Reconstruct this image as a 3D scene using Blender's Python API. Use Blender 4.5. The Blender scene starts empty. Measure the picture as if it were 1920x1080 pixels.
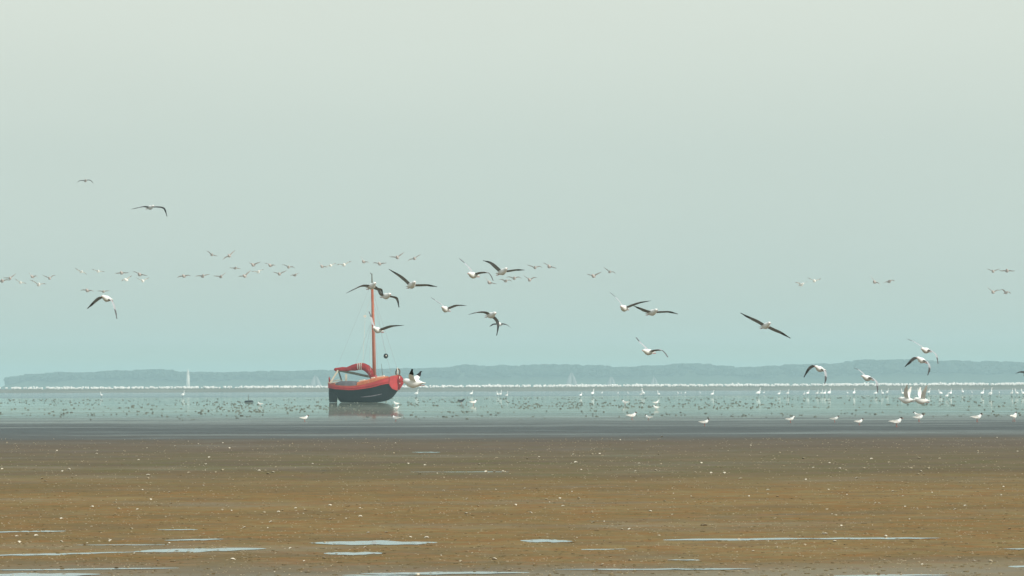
import bpy, math, random
import numpy as np
from mathutils import Vector, Matrix, noise
R = math.radians
rnd = random.Random(7)
sc = bpy.context.scene
col = sc.collection

# ------------------------------------------------------------------ camera
FPX, W, H = 8000.0, 1920.0, 1080.0
CAM = Vector((0, 0, 1.6))
PITCH = math.atan((723.5 - 540) / FPX)
ROLL = R(-0.20)
F = Vector((0, math.cos(PITCH), math.sin(PITCH)))
U0 = Vector((0, -math.sin(PITCH), math.cos(PITCH)))
X0 = Vector((1, 0, 0))
XR = X0 * math.cos(ROLL) + U0 * math.sin(ROLL)
UR = -X0 * math.sin(ROLL) + U0 * math.cos(ROLL)
cd = bpy.data.cameras.new('camera')
cd.sensor_width = 36.0
cd.lens = 36.0 * FPX / W
cd.clip_start = 0.5
cd.clip_end = 30000
cam = bpy.data.objects.new('camera', cd)
col.objects.link(cam)
cam.matrix_world = Matrix(((XR.x, UR.x, -F.x, CAM.x), (XR.y, UR.y, -F.y, CAM.y), (XR.z, UR.z, -F.z, CAM.z), (0, 0, 0, 1)))
sc.camera = cam

# ------------------------------------------------------------------ light
SUN_EL, SUN_AZ = 40.0, 122.0          # azimuth clockwise from the view direction (+Y)
world = bpy.data.worlds.new('World')
sc.world = world
world.use_nodes = True
nt = world.node_tree
nt.nodes.clear()
sky = nt.nodes.new('ShaderNodeTexSky')
sky.sky_type = 'NISHITA'
sky.sun_disc = False
sky.sun_elevation = R(SUN_EL)
sky.sun_rotation = R(SUN_AZ)
sky.air_density = 1.6
sky.dust_density = 5.0
sky.ozone_density = 2.0
tc = nt.nodes.new('ShaderNodeTexCoord')
sep = nt.nodes.new('ShaderNodeSeparateXYZ')
nt.links.new(tc.outputs['Generated'], sep.inputs[0])
mr = nt.nodes.new('ShaderNodeMath'); mr.operation = 'MAXIMUM'; mr.inputs[1].default_value = 0.0
nt.links.new(sep.outputs['Z'], mr.inputs[0])
pw = nt.nodes.new('ShaderNodeMath'); pw.operation = 'POWER'; pw.inputs[1].default_value = 0.5
nt.links.new(mr.outputs[0], pw.inputs[0])
ramp = nt.nodes.new('ShaderNodeValToRGB')
nt.links.new(pw.outputs[0], ramp.inputs[0])
# position = sqrt(sin(elevation)); the milky summer haze bank over the mudflats
def s2l(c):
    return tuple(((v / 255) / 12.92 if v / 255 <= 0.04045 else ((v / 255 + 0.055) / 1.055) ** 2.4) for v in c)
stops = [(0.0, (192, 194, 160)), (0.07, (196, 200, 160)), (0.10, (200, 214, 203)), (0.17, (208, 221, 213)), (0.235, (213, 225, 217)),
         (0.30, (227, 235, 225)), (0.45, (233, 240, 232)), (1.0, (205, 222, 232))]
els = ramp.color_ramp.elements
els[0].position, els[0].color = stops[0][0], (*s2l(stops[0][1]), 1)
els[1].position, els[1].color = stops[-1][0], (*s2l(stops[-1][1]), 1)
for p, c in stops[1:-1]:
    e = els.new(p); e.color = (*s2l(c), 1)
vm = nt.nodes.new('ShaderNodeVectorMath'); vm.operation = 'SCALE'; vm.inputs['Scale'].default_value = 10.0
# faint unevenness of the haze bank
smp = nt.nodes.new('ShaderNodeMapping'); smp.inputs['Scale'].default_value = (5, 5, 22)
nt.links.new(tc.outputs['Generated'], smp.inputs[0])
sn = nt.nodes.new('ShaderNodeTexNoise'); sn.inputs['Scale'].default_value = 1.6; sn.inputs['Detail'].default_value = 3
nt.links.new(smp.outputs[0], sn.inputs['Vector'])
smr = nt.nodes.new('ShaderNodeMapRange'); smr.inputs[3].default_value = 0.97; smr.inputs[4].default_value = 1.03
nt.links.new(sn.outputs[0], smr.inputs[0])
sm2 = nt.nodes.new('ShaderNodeVectorMath'); sm2.operation = 'SCALE'
nt.links.new(ramp.outputs[0], sm2.inputs[0]); nt.links.new(smr.outputs[0], sm2.inputs['Scale'])
nt.links.new(sm2.outputs[0], vm.inputs[0])
mx = nt.nodes.new('ShaderNodeMixRGB'); mx.inputs[0].default_value = 0.90
nt.links.new(sky.outputs[0], mx.inputs[1]); nt.links.new(vm.outputs[0], mx.inputs[2])
bg = nt.nodes.new('ShaderNodeBackground'); bg.inputs[1].default_value = 0.1
nt.links.new(mx.outputs[0], bg.inputs[0])
wo = nt.nodes.new('ShaderNodeOutputWorld')
nt.links.new(bg.outputs[0], wo.inputs[0])

sl = bpy.data.lights.new('sun', 'SUN')
sl.energy = 3.2
sl.angle = R(0.6)
sl.color = (1.0, 0.95, 0.86)
sun = bpy.data.objects.new('sun', sl)
col.objects.link(sun)
sd = Vector((math.sin(R(SUN_AZ)) * math.cos(R(SUN_EL)), math.cos(R(SUN_AZ)) * math.cos(R(SUN_EL)), math.sin(R(SUN_EL))))
sun.rotation_euler = sd.to_track_quat('Z', 'Y').to_euler()
sc.view_settings.view_transform = 'Standard'
sc.view_settings.look = 'None'
sc.view_settings.gamma = 1.0
sc.view_settings.exposure = 0.0
sc.view_settings.use_curve_mapping = False
sc.cycles.max_bounces = 6
sc.cycles.volume_bounces = 1
sc.cycles.use_denoising = True

# ------------------------------------------------------------------ helpers
def ray(px, py):
    return F + XR * ((px - W / 2) / FPX) + UR * ((H / 2 - py) / FPX)
def P(px, py, d):
    "world point seen at photo pixel px, py at distance d along the view"
    return CAM + ray(px, py) * d
def G(px, py, z=0.0):
    "ground point under photo pixel"
    r = ray(px, py)
    return CAM + r * ((z - CAM.z) / r.z)

def tag(o, label=None, cat=None, group=None, kind=None):
    if label: o['label'] = label
    if cat: o['category'] = cat
    if group: o['group'] = group
    if kind: o['kind'] = kind
    return o
def empty(name, loc, rz=0.0, sc_=1.0):
    o = bpy.data.objects.new(name, None)
    o.empty_display_size = 0.2
    o.location = loc; o.rotation_euler = (0, 0, rz); o.scale = (sc_,) * 3
    col.objects.link(o)
    return o
def link(name, me, parent=None, loc=None, rz=0.0):
    o = bpy.data.objects.new(name, me)
    col.objects.link(o)
    if parent is not None: o.parent = parent
    if loc is not None: o.location = loc
    if rz: o.rotation_euler = (0, 0, rz)
    return o

class MB:
    def __init__(s): s.v, s.f, s.m = [], [], []
    def add(s, vs, fs, m=0):
        b = len(s.v)
        s.v += [tuple(v) for v in vs]
        for f in fs:
            s.f.append(tuple(b + i for i in f)); s.m.append(m)
        return s
    def box(s, c, d, m=0, rot=None):
        x, y, z = (k / 2 for k in d)
        vs = [Vector((i, j, k)) for i in (-x, x) for j in (-y, y) for k in (-z, z)]
        if rot: vs = [rot @ v for v in vs]
        vs = [v + Vector(c) for v in vs]
        return s.add(vs, [(0, 1, 3, 2), (4, 6, 7, 5), (0, 4, 5, 1), (2, 3, 7, 6), (0, 2, 6, 4), (1, 5, 7, 3)], m)
    def tube(s, pts, rad, n=8, m=0, cap=True, sq=1.0, mats=None):
        "loft circles of radius rad[i] along pts; sq flattens in the vertical"
        pts = [Vector(p) for p in pts]
        if not hasattr(rad, '__len__'): rad = [rad] * len(pts)
        rings = []
        for i, p in enumerate(pts):
            a = pts[max(i - 1, 0)]; b = pts[min(i + 1, len(pts) - 1)]
            t = (b - a).normalized()
            ref = Vector((0, 0, 1)) if abs(t.z) < 0.93 else Vector((1, 0, 0))
            sx = t.cross(ref).normalized(); up = sx.cross(t).normalized()
            r = rad[i]
            rx, rz = (r, r * sq) if not hasattr(r, '__len__') else r
            rings.append([p + sx * (math.cos(2 * math.pi * k / n) * rx) + up * (math.sin(2 * math.pi * k / n) * rz) for k in range(n)])
        b = len(s.v)
        for rg in rings: s.v += [tuple(q) for q in rg]
        for i in range(len(pts) - 1):
            mi = m if mats is None else mats[i]
            for k in range(n):
                k2 = (k + 1) % n
                s.f.append((b + i * n + k, b + i * n + k2, b + (i + 1) * n + k2, b + (i + 1) * n + k)); s.m.append(mi)
        if cap:
            s.f.append(tuple(b + k for k in reversed(range(n)))); s.m.append(m if mats is None else mats[0])
            s.f.append(tuple(b + (len(pts) - 1) * n + k for k in range(n))); s.m.append(m if mats is None else mats[-1])
        return s
    def mesh(s, name, mats, smooth=False):
        me = bpy.data.meshes.new(name)
        me.from_pydata(s.v, [], s.f)
        for m in (mats if isinstance(mats, (list, tuple)) else [mats]): me.materials.append(m)
        me.polygons.foreach_set('material_index', s.m)
        if smooth: me.polygons.foreach_set('use_smooth', [True] * len(s.f))
        me.update()
        return me
    def build(s, name, mats, parent=None, smooth=False, loc=None, rz=0.0):
        return link(name, s.mesh(name, mats, smooth), parent, loc, rz)

def mat(name, color, rough=0.6, spec=0.3, var=0.0, vscale=8.0, bump=0.0, bscale=30.0, metal=0.0, grime=None):
    m = bpy.data.materials.new(name); m.use_nodes = True
    n = m.node_tree; b = n.nodes['Principled BSDF']
    b.inputs['Roughness'].default_value = rough
    b.inputs['Specular IOR Level'].default_value = spec
    b.inputs['Metallic'].default_value = metal
    c = (*color, 1)
    b.inputs['Base Color'].default_value = c
    t = n.nodes.new('ShaderNodeTexCoord')
    if var > 0:
        nz = n.nodes.new('ShaderNodeTexNoise'); nz.inputs['Scale'].default_value = vscale; nz.inputs['Detail'].default_value = 6
        n.links.new(t.outputs['Object'], nz.inputs['Vector'])
        r = n.nodes.new('ShaderNodeValToRGB')
        r.color_ramp.elements[0].position = 0.3; r.color_ramp.elements[1].position = 0.7
        g = grime or tuple(k * (1 - var) for k in color)
        r.color_ramp.elements[0].color = (*g, 1)
        r.color_ramp.elements[1].color = (*(min(1, k * (1 + var * 0.6)) for k in color), 1)
        n.links.new(nz.outputs[0], r.inputs[0]); n.links.new(r.outputs[0], b.inputs['Base Color'])
    if bump > 0:
        nb = n.nodes.new('ShaderNodeTexNoise'); nb.inputs['Scale'].default_value = bscale; nb.inputs['Detail'].default_value = 4
        n.links.new(t.outputs['Object'], nb.inputs['Vector'])
        bp = n.nodes.new('ShaderNodeBump'); bp.inputs['Strength'].default_value = bump; bp.inputs['Distance'].default_value = 0.05
        n.links.new(nb.outputs[0], bp.inputs['Height']); n.links.new(bp.outputs[0], b.inputs['Normal'])
    return m

# node shorthand for the ground materials
class NT:
    def __init__(s, name):
        s.m = bpy.data.materials.new(name); s.m.use_nodes = True; s.n = s.m.node_tree; s.n.nodes.clear()
    def new(s, t, **kw):
        o = s.n.nodes.new(t)
        for k, v in kw.items():
            if k.startswith('i_'):
                o.inputs[int(k[2:])].default_value = v
            else: setattr(o, k, v)
        return o
    def l(s, a, b): s.n.links.new(a, b)
    def math(s, op, a, b=None, c=None, clamp=False):
        o = s.new('ShaderNodeMath', operation=op); o.use_clamp = clamp
        for i, v in enumerate((a, b, c)):
            if v is None: continue
            if isinstance(v, (int, float)): o.inputs[i].default_value = v
            else: s.l(v, o.inputs[i])
        return o.outputs[0]
    def smooth(s, x, a, b):
        o = s.new('ShaderNodeMapRange', interpolation_type='SMOOTHSTEP')
        s.l(x, o.inputs[0]); o.inputs[1].default_value = a; o.inputs[2].default_value = b
        return o.outputs[0]
    def noise(s, vec, scale, detail=5, rough=0.55, stretch=(1, 1, 1)):
        mp = s.new('ShaderNodeMapping'); mp.inputs['Scale'].default_value = stretch
        s.l(vec, mp.inputs[0])
        o = s.new('ShaderNodeTexNoise'); o.inputs['Scale'].default_value = scale
        o.inputs['Detail'].default_value = detail; o.inputs['Roughness'].default_value = rough
        s.l(mp.outputs[0], o.inputs['Vector'])
        return o.outputs[0]
    def mix(s, f, a, b):
        o = s.new('ShaderNodeMixRGB')
        if isinstance(f, (int, float)): o.inputs[0].default_value = f
        else: s.l(f, o.inputs[0])
        for i, v in ((1, a), (2, b)):
            if isinstance(v, tuple): o.inputs[i].default_value = (*v, 1)
            else: s.l(v, o.inputs[i])
        return o.outputs[0]

# ------------------------------------------------------------------ ground
def mud_material():
    k = NT('tidal_mud')
    geo = k.new('ShaderNodeNewGeometry')
    pos = geo.outputs['Position']
    sp = k.new('ShaderNodeSeparateXYZ'); k.l(pos, sp.inputs[0])
    Y = sp.outputs['Y']
    # coarse, mid and fine variation (metres); the low view squeezes it into streaks
    n1 = k.noise(pos, 0.035, 5, 0.6, (0.45, 1, 1))
    n2 = k.noise(pos, 0.22, 6, 0.65, (0.5, 1, 1))
    n3 = k.noise(pos, 1.7, 6, 0.7)
    n4 = k.noise(pos, 14.0, 4, 0.7)
    wob = k.math('ADD', k.math('MULTIPLY', k.math('SUBTRACT', n1, 0.5), 30.0), k.math('MULTIPLY', k.math('SUBTRACT', k.noise(pos, 0.10, 5, 0.65), 0.5), 26.0))
    Yw = k.math('ADD', Y, wob)
    ochre = k.mix(k.smooth(n2, 0.35, 0.66), (0.150, 0.104, 0.040), (0.225, 0.164, 0.070))
    ochre = k.mix(k.smooth(n3, 0.42, 0.62), ochre, (0.215, 0.112, 0.038))
    ochre = k.mix(k.math('MULTIPLY', k.smooth(k.noise(pos, 5.0, 4, 0.75), 0.45, 0.65), 0.45), ochre, (0.30, 0.215, 0.10))
    ochre = k.mix(k.math('MULTIPLY', k.smooth(k.noise(pos, 0.5, 6, 0.7), 0.48, 0.62), 0.5), ochre, (0.145, 0.105, 0.055))
    grey = k.mix(k.smooth(n2, 0.38, 0.62), (0.120, 0.092, 0.060), (0.165, 0.125, 0.070))
    grey = k.mix(k.math('MULTIPLY', k.smooth(k.noise(pos, 2.6, 5, 0.75), 0.45, 0.65), 0.5), grey, (0.19, 0.145, 0.085))
    olive = k.mix(k.smooth(k.noise(pos, 0.6, 6, 0.7), 0.45, 0.6), grey, (0.125, 0.108, 0.052))
    near_grey = k.math('SUBTRACT', 1.0, k.smooth(k.math('ADD', Y, k.math('MULTIPLY', wob, 0.25)), 36.0, 40.5))
    patch = k.math('MULTIPLY', k.smooth(k.noise(pos, 0.16, 6, 0.72), 0.50, 0.70), 0.6)
    c = k.mix(k.math('MULTIPLY', k.math('MAXIMUM', near_grey, patch), 0.75), ochre, grey)
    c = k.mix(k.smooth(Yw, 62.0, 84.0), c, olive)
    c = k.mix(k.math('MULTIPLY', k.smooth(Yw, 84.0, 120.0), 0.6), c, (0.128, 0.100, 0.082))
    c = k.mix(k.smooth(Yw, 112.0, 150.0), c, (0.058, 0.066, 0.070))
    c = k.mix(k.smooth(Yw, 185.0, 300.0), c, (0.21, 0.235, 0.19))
    c = k.mix(k.math('MULTIPLY', k.smooth(n4, 0.5, 0.8), 0.35), c, (0.09, 0.065, 0.035))
    dif = k.new('ShaderNodeBsdfDiffuse'); k.l(c, dif.inputs['Color'])
    bp = k.new('ShaderNodeBump'); bp.inputs['Strength'].default_value = 0.5; bp.inputs['Distance'].default_value = 0.02
    k.l(n3, bp.inputs['Height']); k.l(bp.outputs[0], dif.inputs['Normal'])
    # film of tide water left on the surface
    wz1 = k.math('MULTIPLY', k.smooth(Yw, 118.0, 150.0), 0.11)
    st = k.smooth(k.noise(pos, 0.055, 6, 0.72, (0.30, 1, 1)), 0.50, 0.66)
    wz1b = k.math('MULTIPLY', k.math('MULTIPLY', k.smooth(Yw, 116.0, 140.0), st), 0.22)
    wz2 = k.math('MULTIPLY', k.smooth(k.math('ADD', Y, k.math('MULTIPLY', wob, 2.0)), 166.0, 238.0), 0.44)
    wz3 = k.math('MULTIPLY', k.smooth(Y, 260.0, 430.0), 0.26)
    near = k.math('MULTIPLY', k.math('ADD', 0.03, k.math('MULTIPLY', k.math('MAXIMUM', near_grey, patch), 0.14)), 1.0)
    tot = k.math('ADD', k.math('ADD', wz1, wz1b), k.math('ADD', wz2, wz3))
    tot = k.math('ADD', tot, near)
    blot = k.math('SUBTRACT', 1.0, k.math('MULTIPLY', k.smooth(k.noise(pos, 0.10, 6, 0.7, (0.5, 1, 1)), 0.52, 0.68), 0.36))
    blot2 = k.math('SUBTRACT', 1.0, k.math('MULTIPLY', k.smooth(k.noise(pos, 0.55, 6, 0.75), 0.47, 0.63), 0.30))
    tot = k.math('MULTIPLY', k.math('MULTIPLY', tot, blot), blot2, clamp=True)
    tot = k.math('MINIMUM', tot, 0.92)
    gl = k.new('ShaderNodeBsdfGlossy'); gl.inputs['Color'].default_value = (0.93, 0.975, 0.94, 1)
    k.l(k.mix(k.smooth(Y, 165.0, 255.0), (0.20, 0.20, 0.20), (0.034, 0.034, 0.034)), gl.inputs['Roughness'])
    ms = k.new('ShaderNodeMixShader'); k.l(tot, ms.inputs[0]); k.l(dif.outputs[0], ms.inputs[1]); k.l(gl.outputs[0], ms.inputs[2])
    out = k.new('ShaderNodeOutputMaterial'); k.l(ms.outputs[0], out.inputs[0])
    return k.m

def water_material(name, deep, gloss, rough, bump, bscale, stretch=(1, 1, 1), dist=0.05):
    k = NT(name)
    geo = k.new('ShaderNodeNewGeometry'); pos = geo.outputs['Position']
    n = k.noise(pos, bscale, 4, 0.6, stretch)
    bp = k.new('ShaderNodeBump'); bp.inputs['Strength'].default_value = bump; bp.inputs['Distance'].default_value = dist
    k.l(n, bp.inputs['Height'])
    big = k.noise(pos, 0.012, 5, 0.6, (0.3, 1, 1))
    dif = k.new('ShaderNodeBsdfDiffuse'); dif.inputs['Color'].default_value = (*deep, 1)
    gl = k.new('ShaderNodeBsdfGlossy'); gl.inputs['Roughness'].default_value = rough; gl.inputs['Color'].default_value = (0.95, 0.97, 0.98, 1)
    k.l(bp.outputs[0], gl.inputs['Normal'])
    f = k.math('ADD', gloss - 0.10, k.math('MULTIPLY', k.smooth(big, 0.35, 0.65), 0.12))
    ms = k.new('ShaderNodeMixShader'); k.l(f, ms.inputs[0]); k.l(dif.outputs[0], ms.inputs[1]); k.l(gl.outputs[0], ms.inputs[2])
    out = k.new('ShaderNodeOutputMaterial'); k.l(ms.outputs[0], out.inputs[0])
    return k.m

M_mud = mud_material()
M_sea = water_material('sea_water', (0.060, 0.090, 0.105), 0.74, 0.06, 0.15, 0.8, (1, 1, 1))
M_pool = water_material('puddle_water', (0.12, 0.10, 0.06), 0.97, 0.03, 0.03, 5.0)

# puddles left between the ridges: px left, py left, px right, py right, thickness in photo px
puddles = [(-60, 1042.5, 262, 1034.5, 2.6), (250, 1034.0, 500, 1028.5, 5.0), (308, 1013.0, 420, 1010.5, 2.2), (-40, 997.5, 135, 995.5, 2.0),
           (292, 993.2, 372, 992.8, 1.4), (-60, 1069.5, 342, 1064.8, 2.0), (-60, 1079.0, 190, 1076.5, 5.0), (578, 1018.2, 822, 1017.4, 6.2),
           (606, 1037.6, 722, 1037.4, 4.4), (974, 1013.4, 1074, 1014.8, 4.2), (1236, 1012.4, 1540, 1009.6, 2.8), (1500, 1010.0, 1765, 1008.6, 2.6),
           (1068, 1030.4, 1196, 1029.0, 1.6), (674, 1075.6, 1000, 1073.2, 3.6), (1040, 1067.6, 1340, 1066.8, 1.8), (1890, 1062.0, 1990, 1061.6, 3.5),
           (1880, 1028.8, 1990, 1028.4, 1.8), (1260, 1067.2, 1410, 1066.4, 2.0), (1250, 1050.0, 1330, 1049.6, 1.4), (770, 848.0, 826, 848.0, 1.1),
           (760, 884.6, 960, 884.9, 0.9), (120, 1021.8, 330, 1021.2, 1.3),
           (640, 1078.5, 780, 1078.4, 2.0), (1560, 1079.0, 1780, 1078.0, 2.4)]
basins = []
for (ax, ay, bx_, by_, th) in puddles:
    p0, p1 = G(ax, ay), G(bx_, by_)
    mid = G((ax + bx_) / 2, (ay + by_) / 2)
    dep = (G((ax + bx_) / 2, (ay + by_) / 2 - th / 2) - G((ax + bx_) / 2, (ay + by_) / 2 + th / 2)).y
    basins.append((p0.x, p0.y, p1.x, p1.y, dep * 0.5 + .02))
def ground(x, y):
    "height of the mud: low ridges and hollows, lower under the puddles"
    if not (30 < y < 136 and abs(x) < 22): return 0.0
    f = min(1, (y - 30) / 3, (136 - y) / 12, (22 - abs(x)) / 2)
    h = 0.0075 * noise.noise(Vector((x * .33, y * .45, 1))) + 0.0055 * noise.noise(Vector((x * 1.1, y * 1.1, 5))) + 0.0035 * noise.noise(Vector((x * 2.6, y * 2.6, 9)))
    for (x0, y0, x1, y1, hd) in basins:
        if x0 - .3 < x < x1 + .3:
            t = (x - x0) / (x1 - x0); q = abs(y - (y0 + (y1 - y0) * t)) / hd
            if q < 2.2:
                w = min(1, max(0, (2.2 - q) / 1.2)) * min(1, max(0, t + .03) * 9, max(0, 1.03 - t) * 9)
                w = w * w * (3 - 2 * w)
                h = h * (1 - w) + w * (-0.006 + 0.25 * h)
    return h * f
gx = [-2600, -400] + list(np.linspace(-22, 22, 245)) + [400, 2600]
gy = [-60, 10] + list(np.linspace(30, 136, 620)) + [400, 2000, 9000]
gv = [(x, y, ground(x, y)) for y in gy for x in gx]
nx_ = len(gx)
g = MB().add(gv, [(j * nx_ + i, j * nx_ + i + 1, (j + 1) * nx_ + i + 1, (j + 1) * nx_ + i) for j in range(len(gy) - 1) for i in range(nx_ - 1)])
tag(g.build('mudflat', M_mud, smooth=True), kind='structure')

# sea: starts at a wavering edge about 620-680 m out
xs = np.linspace(-2600, 2600, 900)
m = MB()
vs = []
for x in xs:
    e = 648 + 14 * noise.noise(Vector((x * 0.010, 3.1, 0))) + 10 * noise.noise(Vector((x * 0.05, 7.7, 0))) + 5 * noise.noise(Vector((x * 0.21, 1.7, 0)))
    vs += [(x, e, 0.004), (x, 9000, 0.004)]
m.add(vs, [(2 * i, 2 * i + 2, 2 * i + 3, 2 * i + 1) for i in range(len(xs) - 1)])
tag(m.build('sea', M_sea), kind='structure')

for i, (ax, ay, bx, by, th) in enumerate(puddles):
    m = MB(); top, bot = [], []
    n = 44
    for j in range(n + 1):
        t = j / n
        prof = math.sin(math.pi * t) ** 0.6
        w1 = noise.noise(Vector((t * 7, i * 3.3, 0.5))); w2 = noise.noise(Vector((t * 9, i * 5.1, 4.5)))
        cx = ax + (bx - ax) * t; cy = ay + (by - ay) * t + 0.5 * noise.noise(Vector((t * 3, i, 9)))
        top.append(G(cx, cy - th * 0.68 * prof * (0.85 + 0.6 * w1), -0.0025))
        bot.append(G(cx, cy + th * 0.68 * prof * (0.85 + 0.6 * w2) + 0.02, -0.0025))
    m.add(top + bot, [(n + 1 + j, n + 2 + j, j + 1, j) for j in range(n)])
    tag(m.build('puddle', M_pool), kind='structure')

# ------------------------------------------------------------------ far sand bar with its flock
M_bar = mat('wet_sandbar', (0.17, 0.18, 0.15), 0.7, 0.2, 0.25, 0.05)
m = MB(); nx = 200
rows = [(-62, 0.0), (-30, 0.30), (-12, 0.72), (-3, 0.98), (4, 1.0), (40, 0.6), (120, -0.2)]
def crest(x):
    t = min(1, max(0, (x + 175) / 350))
    return 1.04 + 0.30 * t + 0.03 * noise.noise(Vector((x * 0.02, 0, 0)))
for i in range(nx + 1):
    x = -700 + 1400 * i / nx
    for (dy, zf) in rows:
        m.v.append((x, 1350 + dy + 6 * noise.noise(Vector((x * 0.015, 5, 0))), zf * crest(x) if zf > 0 else -0.05))
nr = len(rows)
for i in range(nx):
    for j in range(nr - 1):
        m.f.append((i * nr + j, (i + 1) * nr + j, (i + 1) * nr + j + 1, i * nr + j + 1)); m.m.append(0)
tag(m.build('sandbank', M_bar, smooth=True), kind='structure')

M_white = mat('white_plumage', (0.88, 0.88, 0.85), 0.7, 0.1, 0.04, 14)
M_tip = mat('dark_wing_tip', (0.12, 0.125, 0.13), 0.6, 0.2)
M_black = mat('black_plumage', (0.022, 0.022, 0.024), 0.6, 0.2)
M_hood = mat('brown_hood', (0.045, 0.028, 0.022), 0.7, 0.1)
M_grey = mat('grey_plumage', (0.42, 0.44, 0.46), 0.7, 0.1, 0.1, 20)
M_dim = mat('dusky_plumage', (0.46, 0.405, 0.375), 0.8, 0.05, 0.1, 10)
M_pale = mat('cream_plumage', (0.80, 0.76, 0.70), 0.8, 0.05, 0.08, 10)
M_bill = mat('red_bill', (0.45, 0.07, 0.03), 0.45, 0.4)
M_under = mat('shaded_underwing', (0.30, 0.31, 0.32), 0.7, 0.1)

def ell(mb, c, r, seg=6, rings=4, m=0, jit=0.0, rr=None):
    vs = []
    for i in range(1, rings):
        th = math.pi * i / rings
        for k in range(seg):
            ph = 2 * math.pi * k / seg
            q = 1 + (jit * (rr.random() - 0.5) if rr else 0)
            vs.append((c[0] + r[0] * math.sin(th) * math.cos(ph) * q, c[1] + r[1] * math.sin(th) * math.sin(ph) * q, c[2] + r[2] * math.cos(th) * q))
    vs += [(c[0], c[1], c[2] + r[2]), (c[0], c[1], c[2] - r[2])]
    T, B = len(vs) - 2, len(vs) - 1
    fs = [(T, k, (k + 1) % seg) for k in range(seg)]
    for i in range(rings - 2):
        for k in range(seg):
            k2 = (k + 1) % seg
            fs.append((i * seg + k, (i + 1) * seg + k, (i + 1) * seg + k2, i * seg + k2))
    o = (rings - 2) * seg
    fs += [(o + (k + 1) % seg, o + k, B) for k in range(seg)]
    mb.add(vs, fs, m)

fr = random.Random(3)
m = MB()
for i in range(7500):
    x = fr.uniform(-300, 300)
    dens = 0.34 + 0.40 * noise.noise(Vector((x * 0.06, 1, 2))) + 0.35 * (x + 160) / 320
    if x < -158: dens *= 0.25
    if fr.random() > dens: continue
    dy_ = fr.uniform(-10, 4); y = 1350 + dy_ + 6 * noise.noise(Vector((x * 0.015, 5, 0)))
    z = crest(x) * (0.99 if dy_ > -3 else 0.98 + (dy_ + 3) / 9 * 0.26)
    big = fr.uniform(0.8, 1.5)
    s = fr.choice((-1, 1))
    ell(m, (x, y, z + 0.34 * big), (0.24 * big, 0.18 * big, 0.24 * big), 6, 4, 0)
    ell(m, (x + s * 0.22 * big, y, z + 0.50 * big), (0.09, 0.08, 0.12 * big), 4, 3, 0)
    m.box((x, y, z + 0.12 * big), (0.05, 0.05, 0.26 * big), 1)
    if fr.random() < 0.008:
        m.add([(x, y, z + .45), (x + s * .2, y + .1, z + 1.0), (x - s * .35, y + .1, z + 1.15), (x - s * .1, y, z + .5)], [(0, 1, 2, 3)], 0)
tag(m.build('distant_flock', [M_white, M_black]), 'thousands of white birds crowded along the crest of the far sandbank', 'flock of birds', kind='stuff')

# ------------------------------------------------------------------ far island: dunes and woods
prof = [(-400, 700), (-120, 726), (12, 726), (20, 720), (26, 706), (45, 703), (60, 700), (125, 698), (200, 694), (290, 692), (345, 696), (430, 697), (480, 695), (600, 693), (700, 691),
        (800, 688), (850, 688), (870, 684), (960, 683), (1050, 681), (1110, 684), (1170, 687), (1270, 680), (1340, 682), (1400, 687), (1450, 684), (1500, 682),
        (1560, 679), (1620, 675), (1680, 671), (1760, 673), (1850, 676), (1920, 677), (2100, 672), (2600, 680)]
def isl(px):
    for (a, ya), (b, yb) in zip(prof, prof[1:]):
        if a <= px <= b:
            t = (px - a) / (b - a); t = t * t * (3 - 2 * t)
            return ya + (yb - ya) * t
    return 700
def horizon(px): return 723.5 - math.tan(ROLL) * -(px - 960) * -1 if False else 723.5 + (px - 960) * math.tan(ROLL)
M_wood = mat('woodland_leaves', (0.040, 0.052, 0.040), 1.0, 0.0, 0.05, 0.06)
M_dune = mat('dune_grass', (0.06, 0.075, 0.045), 0.9, 0.05, 0.2, 0.02)
D0 = 4200.0
def hgt(px): return max(0.0, (horizon(px) - isl(px)) / FPX * D0 + 1.6)
m = MB(); N = 300
depth = [(-120, 0.0), (-70, 0.30), (-20, 0.66), (60, 0.86), (160, 0.70), (300, 0.45), (420, 0.0)]
nd = len(depth)
for i in range(N + 1):
    px = -100 + 2700 * i / N
    x = (px - 960) / FPX * D0
    for (dy, hf) in depth:
        nn = noise.noise(Vector((x * 0.02, dy * 0.01, 0)))
        m.v.append((x, D0 + dy, hgt(px) * hf * (1 + 0.16 * nn) - (0.3 if hf == 0 else 0)))
for i in range(N):
    for j in range(nd - 1):
        m.f.append((i * nd + j, (i + 1) * nd + j, (i + 1) * nd + j + 1, i * nd + j + 1)); m.m.append(0)
tag(m.build('hills', M_dune, smooth=True), kind='structure')
m = MB(); wr = random.Random(11)
for i in range(2600):
    px = wr.uniform(30, 2300)
    x = (px - 960) / FPX * D0
    h = hgt(px)
    if h < 5: continue
    dy = wr.uniform(-60, 120)
    base = h * (0.86 if dy > 20 else 0.66 if dy > -30 else 0.4)
    r = wr.uniform(3.0, 7.5)
    top = min(h * (0.93 + 0.10 * noise.noise(Vector((x * 0.03, 3, 1))) + wr.uniform(-0.05, 0.04)), base + r * 1.5)
    ell(m, (x, D0 + dy, top - r * 0.55), (r, r, r * 0.62), 8, 5, 0, 0.5, wr)
tag(m.build('far_woodland', M_wood), 'hazy blue wooded ridge of the island on the horizon', 'woodland', kind='stuff')

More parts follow.
